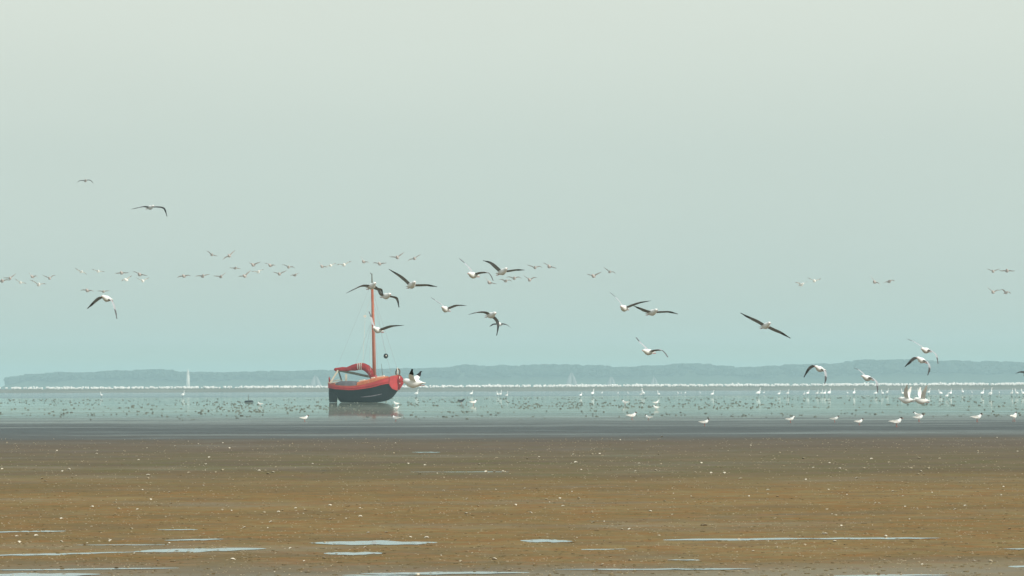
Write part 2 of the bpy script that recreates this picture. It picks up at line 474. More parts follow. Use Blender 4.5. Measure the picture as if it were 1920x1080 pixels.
# ------------------------------------------------------------------ haze
hz = MB().box((0, 4470, 21.5), (5600, 9300, 46))
me = hz.mesh('haze', [])
hm = bpy.data.materials.new('haze_air'); hm.use_nodes = True
n = hm.node_tree; n.nodes.clear()
pv = n.nodes.new('ShaderNodeVolumePrincipled')
pv.inputs['Color'].default_value = (0.49, 0.695, 0.72, 1)
pv.inputs['Density'].default_value = 2.8e-4
pv.inputs['Anisotropy'].default_value = 0.0
ho = n.nodes.new('ShaderNodeOutputMaterial'); n.links.new(pv.outputs[0], ho.inputs['Volume'])
me.materials.append(hm)
tag(link('haze', me), kind='stuff')

# ------------------------------------------------------------------ far tower and sails
M_cream = mat('cream_render', (0.72, 0.66, 0.58), 0.8, 0.1, 0.1, 0.3)
M_dark = mat('dark_paint', (0.03, 0.035, 0.04), 0.5, 0.3)
M_sailc = mat('pale_sailcloth', (0.27, 0.26, 0.26), 0.9, 0.05, 0.05, 0.5)
def px_ground(px, d):
    return Vector(((px - 960) / FPX * d, d, 0))
lt = empty('lighthouse', px_ground(352, 3900))
tag(lt, 'pale slender lighthouse tower rising before the hazy ridge at far left', 'lighthouse')
m = MB().tube([(0, 0, 0), (0, 0, 14)], [1.9, 1.25], 12); m.build('tower', M_cream, lt, True)
m = MB().tube([(0, 0, 14), (0, 0, 14.3)], [1.75, 1.75], 12); m.build('gallery', M_cream, lt)
m = MB().tube([(0, 0, 14.3), (0, 0, 16.2)], [0.9, 0.9], 8); m.build('lantern_room', M_cream, lt)
m = MB().tube([(0, 0, 16.2), (0, 0, 17.2), (0, 0, 17.6)], [1.05, 0.5, 0.05], 8); m.build('roof', M_cream, lt)
def far_sail(px, d, hh, full, label):
    t = empty('sailing_boat', px_ground(px, d)); tag(t, label, 'sailing boat', 'sailing boats off the far island')
    m = MB(); st = []
    for x, b in ((-4.5, .9), (-2, 1.4), (1.5, 1.3), (4.2, .35), (5.2, .05)):
        st.append([(x, -b, 1.2), (x * .92, -b * .6, 0), (x * .92, b * .6, 0), (x, b, 1.2)])
    for s_ in st: m.v += s_
    for i in range(4):
        for j in range(3): m.f.append((i * 4 + j, i * 4 + j + 1, i * 4 + j + 5, i * 4 + j + 4)); m.m.append(0)
        m.f.append((i * 4 + 3, i * 4, i * 4 + 4, i * 4 + 7)); m.m.append(0)
    m.f.append((0, 3, 2, 1)); m.m.append(0)
    m.build('hull', M_cream, t)
    MB().tube([(0.5, 0, 1.0), (0.5, 0, hh + .4)], [.12, .06], 6).build('mast', M_sailc, t)
    m = MB(); q = 8
    for (nm, ax, bx) in (('mainsail', 0.3, -4.0 * full), ('jib', 0.8, 4.6 * full)):
        m = MB()
        for i in range(q + 1):
            for j in range(q + 1):
                u = i / q; v = j / q
                x = ax + (bx - ax) * u * (1 - v ** 1.4 * .97)
                m.v.append((x, -0.9 * math.sin(math.pi * u) * (1 - v) - .02, 2.0 + (hh - 2.0) * v))
        for i in range(q):
            for j in range(q):
                m.f.append((i * (q + 1) + j, (i + 1) * (q + 1) + j, (i + 1) * (q + 1) + j + 1, i * (q + 1) + j + 1)); m.m.append(0)
        o = m.build(nm, M_sailc, t, True)
        md = o.modifiers.new('cloth', 'SOLIDIFY'); md.thickness = 0.04
far_sail(590, 3500, 11.0, 1.15, 'faint cream sailing boat left of the red boat under the ridge')
far_sail(1070, 3500, 12.5, 1.15, 'largest faint cream sailing boat in front of the middle of the ridge')
far_sail(1145, 3700, 9.5, 0.9, 'small faint sailing boat just right of the largest pale sail')
far_sail(1225, 3700, 9.0, 0.8, 'small faint sailing boat farthest right before the ridge')

# ------------------------------------------------------------------ the red boat
BD = 440.0
M_hull = mat('tarred_hull', (0.004, 0.008, 0.011), 0.65, 0.2, 0.35, 1.2, 0.15, 6)
M_tar = mat('black_rudder_paint', (0.010, 0.014, 0.020), 0.5, 0.3, 0.3, 2)
M_red = mat('red_paint', (0.40, 0.028, 0.030), 0.45, 0.35, 0.22, 2.0)
M_deck = mat('orange_deck', (0.62, 0.20, 0.09), 0.6, 0.3, 0.2, 3.0)
M_varn = mat('varnished_spar', (0.37, 0.085, 0.030), 0.45, 0.4, 0.15, 3.0)
M_spar = mat('weathered_spar', (0.13, 0.12, 0.09), 0.7, 0.2, 0.2, 4.0)
M_sail = mat('furled_red_sail', (0.34, 0.032, 0.036), 0.9, 0.05, 0.35, 3.0, 0.6, 8)
M_canv = mat('grey_canvas', (0.14, 0.13, 0.14), 0.9, 0.05, 0.2, 3.0)
M_tan = mat('pale_timber', (0.60, 0.52, 0.40), 0.7, 0.2, 0.2, 5.0)
M_rope = mat('pale_rope', (0.62, 0.60, 0.52), 0.9, 0.05)
M_steel = mat('steel_wire', (0.30, 0.31, 0.31), 0.5, 0.5)
M_ball = mat('black_signal_ball', (0.012, 0.016, 0.018), 0.7, 0.2, 0.2, 6)
M_brown = mat('brown_fender_rope', (0.13, 0.08, 0.05), 0.9, 0.05, 0.3, 12)
M_chrom = mat('pale_fitting_highlight', (0.82, 0.70, 0.58), 0.4, 0.4)  # pale fittings, and the colour of the painted cabin-top highlights
bo = Vector((G(682, 754.5).x, G(682, 754.5).y, 0.0))
YAW = R(-14)
boat = empty('sailing_boat', bo, YAW, 1.0)
tag(boat, 'red and black flat-bottomed sailing boat lying aground with furled red sail', 'sailing boat')
S = 8000.0 / bo.y
CX = 1 / math.cos(YAW)
def bp_(px, py, y=0.0):
    "boat-local point whose projection falls on the photo pixel, y metres to port"
    return Vector((((px - 682) / S + y * math.sin(YAW)) * CX, y, (754.5 - py) / S))
def bx(px): return (px - 682) / S * CX
# stations: x px, half beam at sheer, z sheer, z red line, half beam at chine, z chine, half beam bottom, z bottom
st = [(617.5, 0.55, 1.95, 1.55, 0.30, 1.30, 0.04, 1.15), (622, 0.95, 1.86, 1.52, 0.70, 1.10, 0.12, 0.86), (633, 1.28, 1.72, 1.42, 1.10, 0.95, 0.40, 0.78), (640, 1.40, 1.67, 1.38, 1.28, 0.60, 0.62, 0.10),
      (650, 1.52, 1.62, 1.34, 1.42, 0.42, 0.95, 0.02), (668, 1.62, 1.60, 1.30, 1.55, 0.34, 1.15, 0.0), (688, 1.62, 1.74, 1.40, 1.54, 0.36, 1.10, 0.0),
      (706, 1.52, 1.98, 1.56, 1.40, 0.46, 0.88, 0.02), (722, 1.28, 2.26, 1.80, 1.08, 0.66, 0.50, 0.14), (734, 0.92, 2.48, 1.92, 0.70, 0.98, 0.22, 0.42),
      (742, 0.52, 2.62, 1.90, 0.36, 1.36, 0.08, 0.86), (748, 0.07, 2.70, 1.80, 0.06, 1.62, 0.03, 1.36)]
import itertools
def interp(px, k):
    for a, b in zip(st, st[1:]):
        if a[0] <= px <= b[0]:
            t = (px - a[0]) / (b[0] - a[0]); return a[k] + (b[k] - a[k]) * t
    return st[-1][k] if px > st[-1][0] else st[0][k]
def smooth_st(n=48):
    out = []
    pts = st
    for i in range(len(pts) - 1):
        p0 = pts[max(i - 1, 0)]; p1 = pts[i]; p2 = pts[i + 1]; p3 = pts[min(i + 2, len(pts) - 1)]
        for j in range(4):
            t = j / 4
            out.append(tuple(0.5 * (2 * b + (c - a) * t + (2 * a - 5 * b + 4 * c - d) * t * t + (-a + 3 * b - 3 * c + d) * t ** 3) for a, b, c, d in zip(p0, p1, p2, p3)))
    out.append(pts[-1])
    return out
SS = smooth_st()
m = MB(); secs = []
for s in SS:
    x = bx(s[0])
    hb, zs, zr, cb, zc, bb, zb = s[1:]
    mb2 = cb + (hb - cb) * 0.75
    half = [(x, -(cb + (hb - cb) * 0.86), zr), (x, -(cb * 1.01), (zr + zc) / 2), (x, -cb, zc), (x, -(cb * .6 + bb * .4), zc * .35 + zb * .65), (x, -bb, zb)]
    secs.append(half + [(a, -b, c) for a, b, c in reversed(half)])
ns = len(secs[0])
for s in secs: m.v += s
for i in range(len(secs) - 1):
    for j in range(ns - 1):
        m.f.append((i * ns + j, i * ns + j + 1, (i + 1) * ns + j + 1, (i + 1) * ns + j)); m.m.append(0)
m.f.append(tuple(range(ns))); m.m.append(0)
m.f.append(tuple((len(secs) - 1) * ns + k for k in reversed(range(ns)))); m.m.append(0)
m.build('hull', M_hull, boat, True)
for side in (-1, 1):
    MB().tube([(bx(p_), side * (interp(p_, 4) + .02), interp(p_, 5) + .18) for p_ in (684, 692, 700, 708, 716, 722)], [(.01, .02), (.012, .05), (.012, .06), (.012, .06), (.012, .05), (.01, .02)], 6).build('worn_stripe', M_canv, boat, True)
# red bulwark, with thickness, from red line to sheer
for side in (-1, 1):
    m = MB()
    for s in SS:
        x = bx(s[0]); hb, zs, zr, cb = s[1], s[2], s[3], s[4]
        yb = cb + (hb - cb) * 0.86
        m.v += [(x, side * (yb + .03), zr - .03), (x, side * (hb + .04), zs), (x, side * max(hb - .05, 0.0), zs), (x, side * max(yb - .05, 0.0), zr - .03)]
    for i in range(len(SS) - 1):
        for j in range(4):
            a = i * 4 + j; b = i * 4 + (j + 1) % 4
            m.f.append((a, b, b + 4, a + 4)); m.m.append(0)
    m.f.append((0, 1, 2, 3)); m.m.append(0); m.f.append(tuple(4 * (len(SS) - 1) + k for k in (3, 2, 1, 0))); m.m.append(0)
    m.build('bulwark', M_red, boat, True)
    MB().tube([(bx(s[0]), side * (s[4] + (s[1] - s[4]) * .86 + .05), s[3] - .02) for s in SS], .055, 6).build('rubbing_strake', M_red, boat, True)
    MB().tube([(bx(s[0]), side * (s[1] - .005), s[2] + .02) for s in SS], .05, 6).build('gunwale_rail', M_varn, boat, True)
# the red bow cheek
for side in (-1, 1):
    m = MB()
    pts = [(735.5, 0.98, 1.75), (740, .80, 1.35), (746.5, 0.28, 1.18), (749.5, .10, 2.0), (749, .12, 2.62), (741, .64, 2.66), (736, .90, 2.56)]
    a = [Vector((bx(p[0]), side * (p[1] + 0.01), p[2])) for p in pts]
    b = [Vector((bx(p[0]), side * max(p[1] - .07, 0), p[2])) for p in pts]
    q = len(pts)
    m.add(a + b, [tuple(range(q)), tuple(reversed(range(q, 2 * q)))] + [(i, i + q, (i + 1) % q + q, (i + 1) % q) for i in range(q)])
    m.build('bow_cheek', M_red, boat)
# deck
m = MB()
for s in SS: m.v += [(bx(s[0]), -(s[1] - .06), s[2] - .16), (bx(s[0]), max(s[1] - .06, 0), s[2] - .16)]
for i in range(len(SS) - 1): m.f.append((2 * i, 2 * i + 2, 2 * i + 3, 2 * i + 1)); m.m.append(0)
m.build('deck', M_deck, boat)
# stem post and bow roller
MB().tube([(bx(742), 0, .95), (bx(747), 0, 1.3), (bx(750), 0, 1.9), (bx(751), 0, 2.75)], [.07, .09, .09, .08], 6).build('stem_post', M_spar, boat, True)
# rudder hung on the stern: deep black blade
m = MB()
pts = [(616.2, 1.72), (615.8, 0.9), (617.0, 0.02), (631.5, 0.02), (632.0, 0.5), (628, 1.0), (623, 1.45), (620, 1.75)]
q = len(pts)
a = [Vector((bx(p[0]), -.05, p[1])) for p in pts]; b = [Vector((bx(p[0]), .05, p[1])) for p in pts]
m.add(a + b, [tuple(reversed(range(q))), tuple(range(q, 2 * q))] + [(i, (i + 1) % q, (i + 1) % q + q, i + q) for i in range(q)])
rud = m.build('rudder', M_tar, boat)
MB().tube([(bx(618), 0, 1.75), (bx(617), 0, 2.35), (bx(616.5), 0, 2.55)], [.11, .09, .03], 6).build('rudder_head', M_red, rud, True)
MB().tube([(bx(618), 0, 2.1), (bx(634), 0, 2.25), (bx(642), 0, 2.2)], [.05, .045, .035], 6).build('tiller', M_tan, rud, True)
# cockpit canvas (dark, low) and cabin
m = MB()
for (p, w_, z0, z1) in ((634, 1.05, 1.5, 1.98), (640, 1.2, 1.5, 2.12), (655, 1.32, 1.45, 2.16), (668, 1.30, 1.4, 2.10), (674, 1.22, 1.45, 1.98)):
    x = bx(p); m.v += [(x, -w_ - .22, z0), (x, -w_, z1 - .1), (x, -w_ * .5, z1), (x, w_ * .5, z1), (x, w_, z1 - .1), (x, w_ + .22, z0)]
for i in range(4):
    for j in range(5): m.f.append((i * 6 + j, (i + 1) * 6 + j, (i + 1) * 6 + j + 1, i * 6 + j + 1)); m.m.append(0)
m.f.append((0, 1, 2, 3, 4, 5)); m.m.append(0); m.f.append(tuple(24 + k for k in (5, 4, 3, 2, 1, 0))); m.m.append(0)
m.build('cockpit_cover', M_canv, boat)
m = MB()
for (p, w_, z1) in ((675, 1.15, 2.02), (690, 1.12, 2.22), (710, .98, 2.48), (726, .62, 2.60)):
    x = bx(p); m.v += [(x, -w_, z1 - .5), (x, -w_, z1 - .1), (x, -w_ * .8, z1), (x, w_ * .8, z1), (x, w_, z1 - .1), (x, w_, z1 - .5)]
for i in range(3):
    for j in range(5): m.f.append((i * 6 + j, (i + 1) * 6 + j, (i + 1) * 6 + j + 1, i * 6 + j + 1)); m.m.append(0)
m.f.append((0, 1, 2, 3, 4, 5)); m.m.append(0); m.f.append(tuple(18 + k for k in (5, 4, 3, 2, 1, 0))); m.m.append(0)
cab = m.build('cabin', M_deck, boat)
for (p, z, l) in ((681, 2.20, .55), (702, 2.46, .34), (713, 2.56, .38), (720, 2.62, .30)):
    MB().box((bx(p), -.35, z), (l, .5, .11), 0, Matrix.Rotation(-R(9), 3, 'Y')).build('hatch_highlight', M_chrom, cab)  # pale slabs carry the sunlit cabin-top highlights in their colour
MB().box((bx(624), -.45, 1.98), (.7, .5, .09)).build('stern_locker', M_tan, boat)
# mast, top pole, vane
MB().tube([bp_(702.5, 714), bp_(701, 640), bp_(698.6, 542)], [.19, .165, .13], 10).build('mast', M_varn, boat, True)
MB().tube([bp_(702.8, 722), bp_(702.3, 704)], [.29, .27], 8).build('mast_case', M_red, boat, True)
MB().tube([bp_(698.8, 548), bp_(698.0, 513)], [.10, .05], 8).build('topmast', M_spar, boat, True)
MB().add([bp_(698, 514, -.01), bp_(694.5, 510.5, -.01), bp_(694, 512.5, -.01), bp_(698, 516, -.01), bp_(698, 514, .01), bp_(694.5, 510.5, .03), bp_(694, 512.5, .03), bp_(698, 516, .01)],
         [(0, 1, 2, 3), (7, 6, 5, 4), (0, 4, 5, 1), (1, 5, 6, 2), (2, 6, 7, 3), (3, 7, 4, 0)]).build('masthead_vane', M_steel, boat)
# boom (dark, low underside) and furled sail with hump over the gaff
bm = MB().tube([bp_(701, 708), bp_(684, 704.5), bp_(664, 700), bp_(648, 697), bp_(628, 693)], [.10, .115, .12, .11, .09], 8).build('boom', M_spar, boat, True)
bs = [(627.5, 694, .10), (633, 692.5, .17), (642, 692, .19), (650, 692.2, .21), (657, 690.6, .26), (664, 688.8, .32), (670, 687.4, .34), (676, 686.6, .34), (682, 687.4, .36),
      (689, 691.0, .38), (694.5, 697.0, .36), (698.5, 705, .30), (701, 712, .22)]
m = MB().tube([bp_(a, b) for a, b, r in bs], [(r * .9, r) for a, b, r in bs], 12)
sr = random.Random(5)
m.v = [tuple(Vector(v) + Vector([sr.uniform(-.035, .035) for _ in range(3)])) for v in m.v]
fs_ = m.build('furled_sail', M_sail, boat, True)
for p, y, r in ((672.5, 687.0, .37), (675.8, 686.8, .37), (679, 687.2, .38)):
    c = bp_(p, y)
    MB().tube([c + Vector((-.035, 0, 0)), c + Vector((.035, 0, 0))], [r, r], 12, cap=False).build('sail_tie', M_rope, fs_)
MB().tube([bp_(632, 692, .0), bp_(628, 692.5), bp_(626.5, 694)], [.15, .15, .08], 8).build('boom_end_cover', M_sail, boat, True)
# boom crutch (A frame) and the pale upright board
cr = MB().tube([bp_(633.5, 694, -.1), bp_(619.5, 717, -.55)], .085, 6).build('boom_crutch_leg', M_tan, boat)
MB().tube([bp_(634, 694, .1), bp_(641, 718, .6)], .075, 6).build('boom_crutch_leg', M_spar, boat)
MB().box(bp_(649, 709, -.3), (.19, .10, .86)).build('pale_post', M_tan, boat)
MB().tube([bp_(626, 716.5, -.6), bp_(634, 716.5, -.6)], .06, 6).build('crutch_foot', M_tan, boat)
# small ensign staff at stern
MB().tube([bp_(619, 716), bp_(616.5, 706)], [.05, .03], 5).build('stern_staff', M_red, boat)
# bow: rolled foresail in a red bag, rope ring above
MB().tube([bp_(747, 705), bp_(749, 708), bp_(751, 713), bp_(751, 719), bp_(749, 726), bp_(748.5, 731)], [.14, .27, .36, .33, .18, .07], 10).build('foresail_bag', M_sail, boat, True)
m = MB(); cc = bp_(746.5, 698.5)
pts = []
for i in range(17):
    a = 2 * math.pi * i / 16
    pts.append(cc + Vector((math.cos(a) * .20, math.sin(a) * .05, math.sin(a) * .34)))
m.tube(pts, .075, 6, cap=False).build('rope_ring', M_brown, boat, True)
MB().tube([bp_(746.3, 706), bp_(746.0, 690)], [.05, .04], 6).build('bow_staff', M_chrom, boat, True)
MB().tube([bp_(749.8, 706, -.25), bp_(750.5, 720, -.3)], .035, 6).build('anchor_shank', M_chrom, boat)
# foredeck pole
MB().tube([bp_(718.5, 712), bp_(715.5, 682)], [.035, .018], 5).build('foredeck_pole', M_spar, boat)
# rigging
def wire(name, a, b, r=.012, mt=None): return MB().tube([a, b], r, 4).build(name, mt or M_steel, boat)
wire('forestay', bp_(698.8, 545), bp_(750, 706), .010)
wire('topping_lift', bp_(698.3, 528), bp_(630, 692), .007)
wire('flag_halyard', bp_(685.5, 590), bp_(680.0, 688), .016, M_rope)
wire('flag_halyard', bp_(685.5, 590), bp_(698.6, 550), .008, M_rope)
wire('shroud', bp_(698.8, 552), bp_(692, 718, -1.5), .009)
wire('shroud', bp_(698.8, 552), bp_(710, 716, 1.4), .009)
MB().box(bp_(684.8, 593), (.26, .03, .20)).build('small_pennant', M_chrom, boat)
wire('halyard', bp_(697.0, 556), bp_(695.5, 702, -.3), .014, M_rope)
wire('halyard', bp_(699.5, 548), bp_(704.5, 708, -.3), .012)
wire('lazy_jack', bp_(698, 600), bp_(664, 689), .009)
wire('lazy_jack', bp_(698, 600), bp_(680, 687), .009)
wire('stay', bp_(698.8, 556), bp_(735, 708, .6), .009)
for pxs in (650, 662, 674):     # pale blocks under the sail seen against the water
    pass
# black ball hung in the forestay
bt = P(723.5, 667.5, bo.y)
ball = empty('signal_ball', bt); tag(ball, 'black ball hanging in the air in front of the boat mast', 'signal ball')
m = MB(); ell(m, (0, 0, 0), (.235, .235, .255), 14, 10); m.build('ball', M_ball, ball, True)
MB().tube([(0, 0, .25), (-.20, 0, 1.0), (-1.10, 0, 6.2)], .008, 4).build('line', M_steel, ball)
m = MB(); ell(m, (.03, -.215, .03), (.06, .03, .07), 8, 6); m.build('ring_plate', M_chrom, ball, True)

# marker buoy at left
b_ = empty('marker_buoy', G(467, 754.5)); tag(b_, 'low dark marker float with a short stick on the wet mud at left', 'marker buoy')
m = MB().tube([(-.42, 0, .02), (-.36, 0, .10), (.36, 0, .12), (.45, 0, .03)], [(.12, .03), (.22, .10), (.22, .10), (.10, .03)], 10); m.build('float', M_dark, b_, True)
MB().tube([(-.06, 0, .1), (-.08, 0, .80)], .03, 6).build('stick', M_spar, b_)

# ------------------------------------------------------------------ birds
def spline(pts, n=3):
    pts = [Vector(p) for p in pts]; out = []
    for i in range(len(pts) - 1):
        p0 = pts[max(i - 1, 0)]; p1 = pts[i]; p2 = pts[i + 1]; p3 = pts[min(i + 2, len(pts) - 1)]
        for j in range(n):
            t = j / n
            out.append(0.5 * (2 * p1 + (p2 - p0) * t + (2 * p0 - 5 * p1 + 4 * p2 - p3) * t * t + (-p0 + 3 * p1 - 3 * p2 + p3) * t ** 3))
    out.append(pts[-1]); return out

def bird_mesh(wl, wr_, mats, plump=1.0, nose=7.0):
    """one continuous bird: local +Y is the heading, X/Z the wing plane. wl, wr_: wing points (x, z) from shoulder to tip.
    mats: body, upper wing, under wing, tip"""
    b = MB()
    pts = [(0, -.21, .012), (0, -.17, .012), (0, -.12, .008), (0, -.06, 0), (0, .02, -.006), (0, .09, 0), (0, .135, .014), (0, .17, .026), (0, .20, .026), (0, .222, .020)]
    rad = [(.045, .006), (.042, .012), (.042, .030), (.066, .060), (.078, .078), (.066, .066), (.046, .048), (.040, .042), (.032, .034), (.010, .012)]
    b.tube(pts, [(a * plump, c * plump) for a, c in rad], 10, 0)
    for w in (wl, wr_):
        sgn = 1 if w[-1][0] > 0 else -1
        P3 = spline([(sgn * .02, 0, .02)] + [(x, 0, z) for x, z in w], 3)
        L = [0]
        for a, c in zip(P3, P3[1:]): L.append(L[-1] + (c - a).length)
        tot = max(L[-1], 1e-4); base = len(b.v)
        for p, l in zip(P3, L):
            t = l / tot
            ch = (0.12 if t < .45 else 0.12 - .045 * (t - .45) / .3 if t < .75 else 0.075 * (1 - (t - .75) / .25) + .010)
            sw = .035 * math.sin(math.pi * min(t / .9, 1)) - .10 * max(0, t - .45) ** 1.2
            th = .013 * (1 - .7 * t)
            b.v += [(p.x, p.y + .045 + sw, p.z - .001), (p.x, p.y + .005 + sw, p.z + th), (p.x, p.y + .045 + sw - ch, p.z - .22 * ch), (p.x, p.y + .005 + sw, p.z - th * .5)]
        for i in range(len(P3) - 1):
            t = L[i] / tot
            for j in range(4):
                j2 = (j + 1) % 4
                up = j in (0, 1)
                mi = (1 if up else 2) if t < .60 else 3
                b.f.append((base + i * 4 + j, base + i * 4 + j2, base + i * 4 + 4 + j2, base + i * 4 + 4 + j)); b.m.append(mi)
        b.f.append(tuple(base + (len(P3) - 1) * 4 + j for j in range(4))); b.m.append(3)
    # nose-up pitch shows a sliver of underwing
    rot = Matrix.Rotation(R(nose), 3, 'X')
    b.v = [tuple(rot @ Vector(v)) for v in b.v]
    me = b.mesh('flying_gull', mats)
    sm = [i < 9 * 10 + 2 for i in range(len(me.polygons))]
    me.polygons.foreach_set('use_smooth', sm)
    return me
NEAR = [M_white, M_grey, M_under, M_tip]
bill_me = MB().tube([(0, 0, 0), (0, .022, -.001), (0, .042, -.006)], [.009, .007, .001], 6).mesh('bill', M_bill)
def tail_legs(): pass
feet_me = MB().tube([(0, 0, 0), (0, -.09, .004), (0, -.12, .004)], [.006, .006, .009], 5).mesh('leg', M_bill)

fly = [  # body px, py, photo px per metre, yaw, left pts, right pts, label
 (201, 560, 78, 165, [(188, 557), (175, 567), (162, 578)], [(213, 566), (219, 581), (222, 598)], 'white gull with both wings drooping, alone in the air at lower left'),
 (696, 537, 80, 195, [(680, 535), (668, 540), (650, 550)], [(706, 541), (714, 543), (717, 552)], 'gull crossing right in front of the top of the mast'),
 (723, 555, 78, 200, [(714, 551), (709, 542), (703, 533)], [(733, 555), (743, 559), (748, 576)], 'gull just right of the mast with its right wing tip hanging down'),
 (771, 535, 84, 190, [(763, 527), (750, 516), (733, 504)], [(784, 534), (802, 534), (820, 537)], 'gull with left wing lifted and right wing level, right of the masthead'),
 (709, 619, 76, 160, [(699, 607), (694, 594), (687, 583)], [(718, 616), (735, 611), (756, 610)], 'lowest gull passing beside the middle of the mast'),
 (888, 516, 80, 160, [(881, 502), (872, 493), (859, 484)], [(900, 511), (917, 512), (924, 527)], 'gull with raised left wing, left one of the topmost pair above the ridge middle'),
 (941, 510, 80, 200, [(930, 500), (920, 491), (910, 488)], [(955, 507), (970, 505), (985, 505)], 'gull with right wing stretched level, right one of the topmost pair'),
 (836, 580, 76, 170, [(829, 571), (820, 565), (806, 557)], [(847, 575), (858, 572), (874, 573)], 'gull with shallow raised wings midway between mast and topmost pair'),
 (920, 591, 78, 200, [(910, 585), (896, 585), (880, 590)], [(930, 600), (932, 612), (930, 629)], 'gull with one wing level and the other hanging straight down'),
 (937, 608, 48, 170, [(930, 607), (924, 608), (918, 612)], [(944, 607), (951, 609), (958, 615)], 'small gull half hidden just below the gull with the hanging wing'),
 (1171, 578, 80, 170, [(1164, 567), (1155, 557), (1143, 548)], [(1184, 572), (1200, 567), (1219, 564)], 'gull with both wings raised, left one of the close pair at middle right'),
 (1222, 586, 80, 200, [(1209, 582), (1200, 578), (1190, 573)], [(1240, 584), (1256, 584), (1273, 588)], 'gull with nearly level wings, right one of the two flying close together'),
 (1435, 611, 78, 195, [(1422, 603), (1406, 595), (1391, 586)], [(1449, 617), (1464, 624), (1482, 634)], 'gull banking with its wings on one slant, alone at right in mid air'),
 (1217, 660, 78, 150, [(1210, 649), (1200, 640), (1191, 632)], [(1230, 656), (1242, 657), (1250, 670)], 'gull low above the ridge with one wing raised and other tip bent down'),
 (1538, 692, 72, 150, [(1527, 685), (1518, 692), (1510, 707)], [(1547, 695), (1550, 706), (1548, 720)], 'gull with arched drooping wings before the blue ridge at right'),
 (1627, 709, 72, 145, [(1619, 699), (1611, 693), (1600, 689)], [(1637, 709), (1644, 717), (1645, 736)], 'gull skimming the white flock line with one wing tip pointing down'),
 (1737, 657, 74, 155, [(1729, 649), (1717, 641), (1702, 635)], [(1746, 657), (1755, 665), (1757, 682)], 'upper of the two overlapping gulls at far right'),
 (1729, 676, 72, 150, [(1718, 670), (1710, 677), (1700, 687)], [(1740, 679), (1744, 690), (1741, 704)], 'lower of the two overlapping gulls at far right, wings arched down'),
 (281, 389, 56, 205, [(270, 387), (259, 390), (249, 393)], [(294, 387), (306, 390), (311, 405)], 'gull high in the sky at left with one wing tip bent down'),
 (160, 339, 34, 180, [(154, 338), (149, 339), (144, 343)], [(166, 337), (171, 339), (175, 344)], 'small dark bird, highest and farthest left in the sky'),
 (1925, 700, 60, 180, [(1917, 697), (1911, 697), (1904, 700)], [(1935, 698), (1945, 698), (1955, 702)], 'gull half out of the picture at the right edge before the ridge'),
]
def fly_bird(px, py, s, yaw, wl, wr_, label, mats=NEAR, cat='gull', group='gulls flying over the mudflat', plump=1.0, nose=7.0):
    d = FPX / s
    cy = abs(math.cos(R(yaw)))
    flip = math.cos(R(yaw)) < 0           # heading towards the camera mirrors x
    def loc(w):
        q = [((x - px) / s / cy * (-1 if flip else 1), (py - y) / s) for x, y in w]
        return q
    me = bird_mesh(loc(wl), loc(wr_), mats, plump, nose)
    o = link('flying_gull', me, None, P(px, py, d), R(yaw))
    tag(o, label, cat, group)
    rot = Matrix.Rotation(R(nose), 3, 'X')
    if s > 50:
        q = link('bill', bill_me, o, rot @ Vector((0, .216, .020))); q.rotation_euler = (R(nose), 0, 0)
        for k in (-1, 1):
            q = link('leg', feet_me, o, rot @ Vector((k * .018, -.10, -.028))); q.rotation_euler = (R(nose), 0, 0)
    return o
for i, a in enumerate(fly):
    dv = a[3] - 180; a = a[:3] + (180 + (1 if dv >= 0 else -1) * (abs(dv) + 14),) + a[4:]
    mm = NEAR if a[2] > 40 else [M_dim, M_under, M_under, M_black]
    fly_bird(*a, mats=mm, plump=1.0, nose=8 + 5 * math.sin(i * 2.3))

# three gulls seen from the side, wings up, coming down onto the flat
def side_gull(px, py, s, yaw, lift, label, mats):
    me = bird_mesh([(-.10, .10 * lift), (-.22, .26 * lift), (-.30, .42 * lift)], [(.10, .10 * lift), (.24, .22 * lift), (.34, .36 * lift)], mats, 1.25, 4)
    o = link('flying_gull', me, None, P(px, py, FPX / s), R(yaw)); tag(o, label, 'gull', 'gulls flying over the mudflat')
    link('bill', bill_me, o, Vector((0, .216, .034)))
    for k in (-1, 1): link('leg', feet_me, o, Vector((k * .02, -.07, -.05)))
side_gull(777, 718, 100, 76, .62, 'big white gull flapping low just right of the boat bow, dark wing raised', [M_white, M_white, M_white, M_black])
side_gull(1701, 750, 72, 75, .95, 'left one of two white gulls fluttering over the wet mud at right', [M_white, M_white, M_white, M_pale])
side_gull(1729, 751, 72, 100, .95, 'right one of two white gulls fluttering over the wet mud at right', [M_white, M_white, M_white, M_pale])

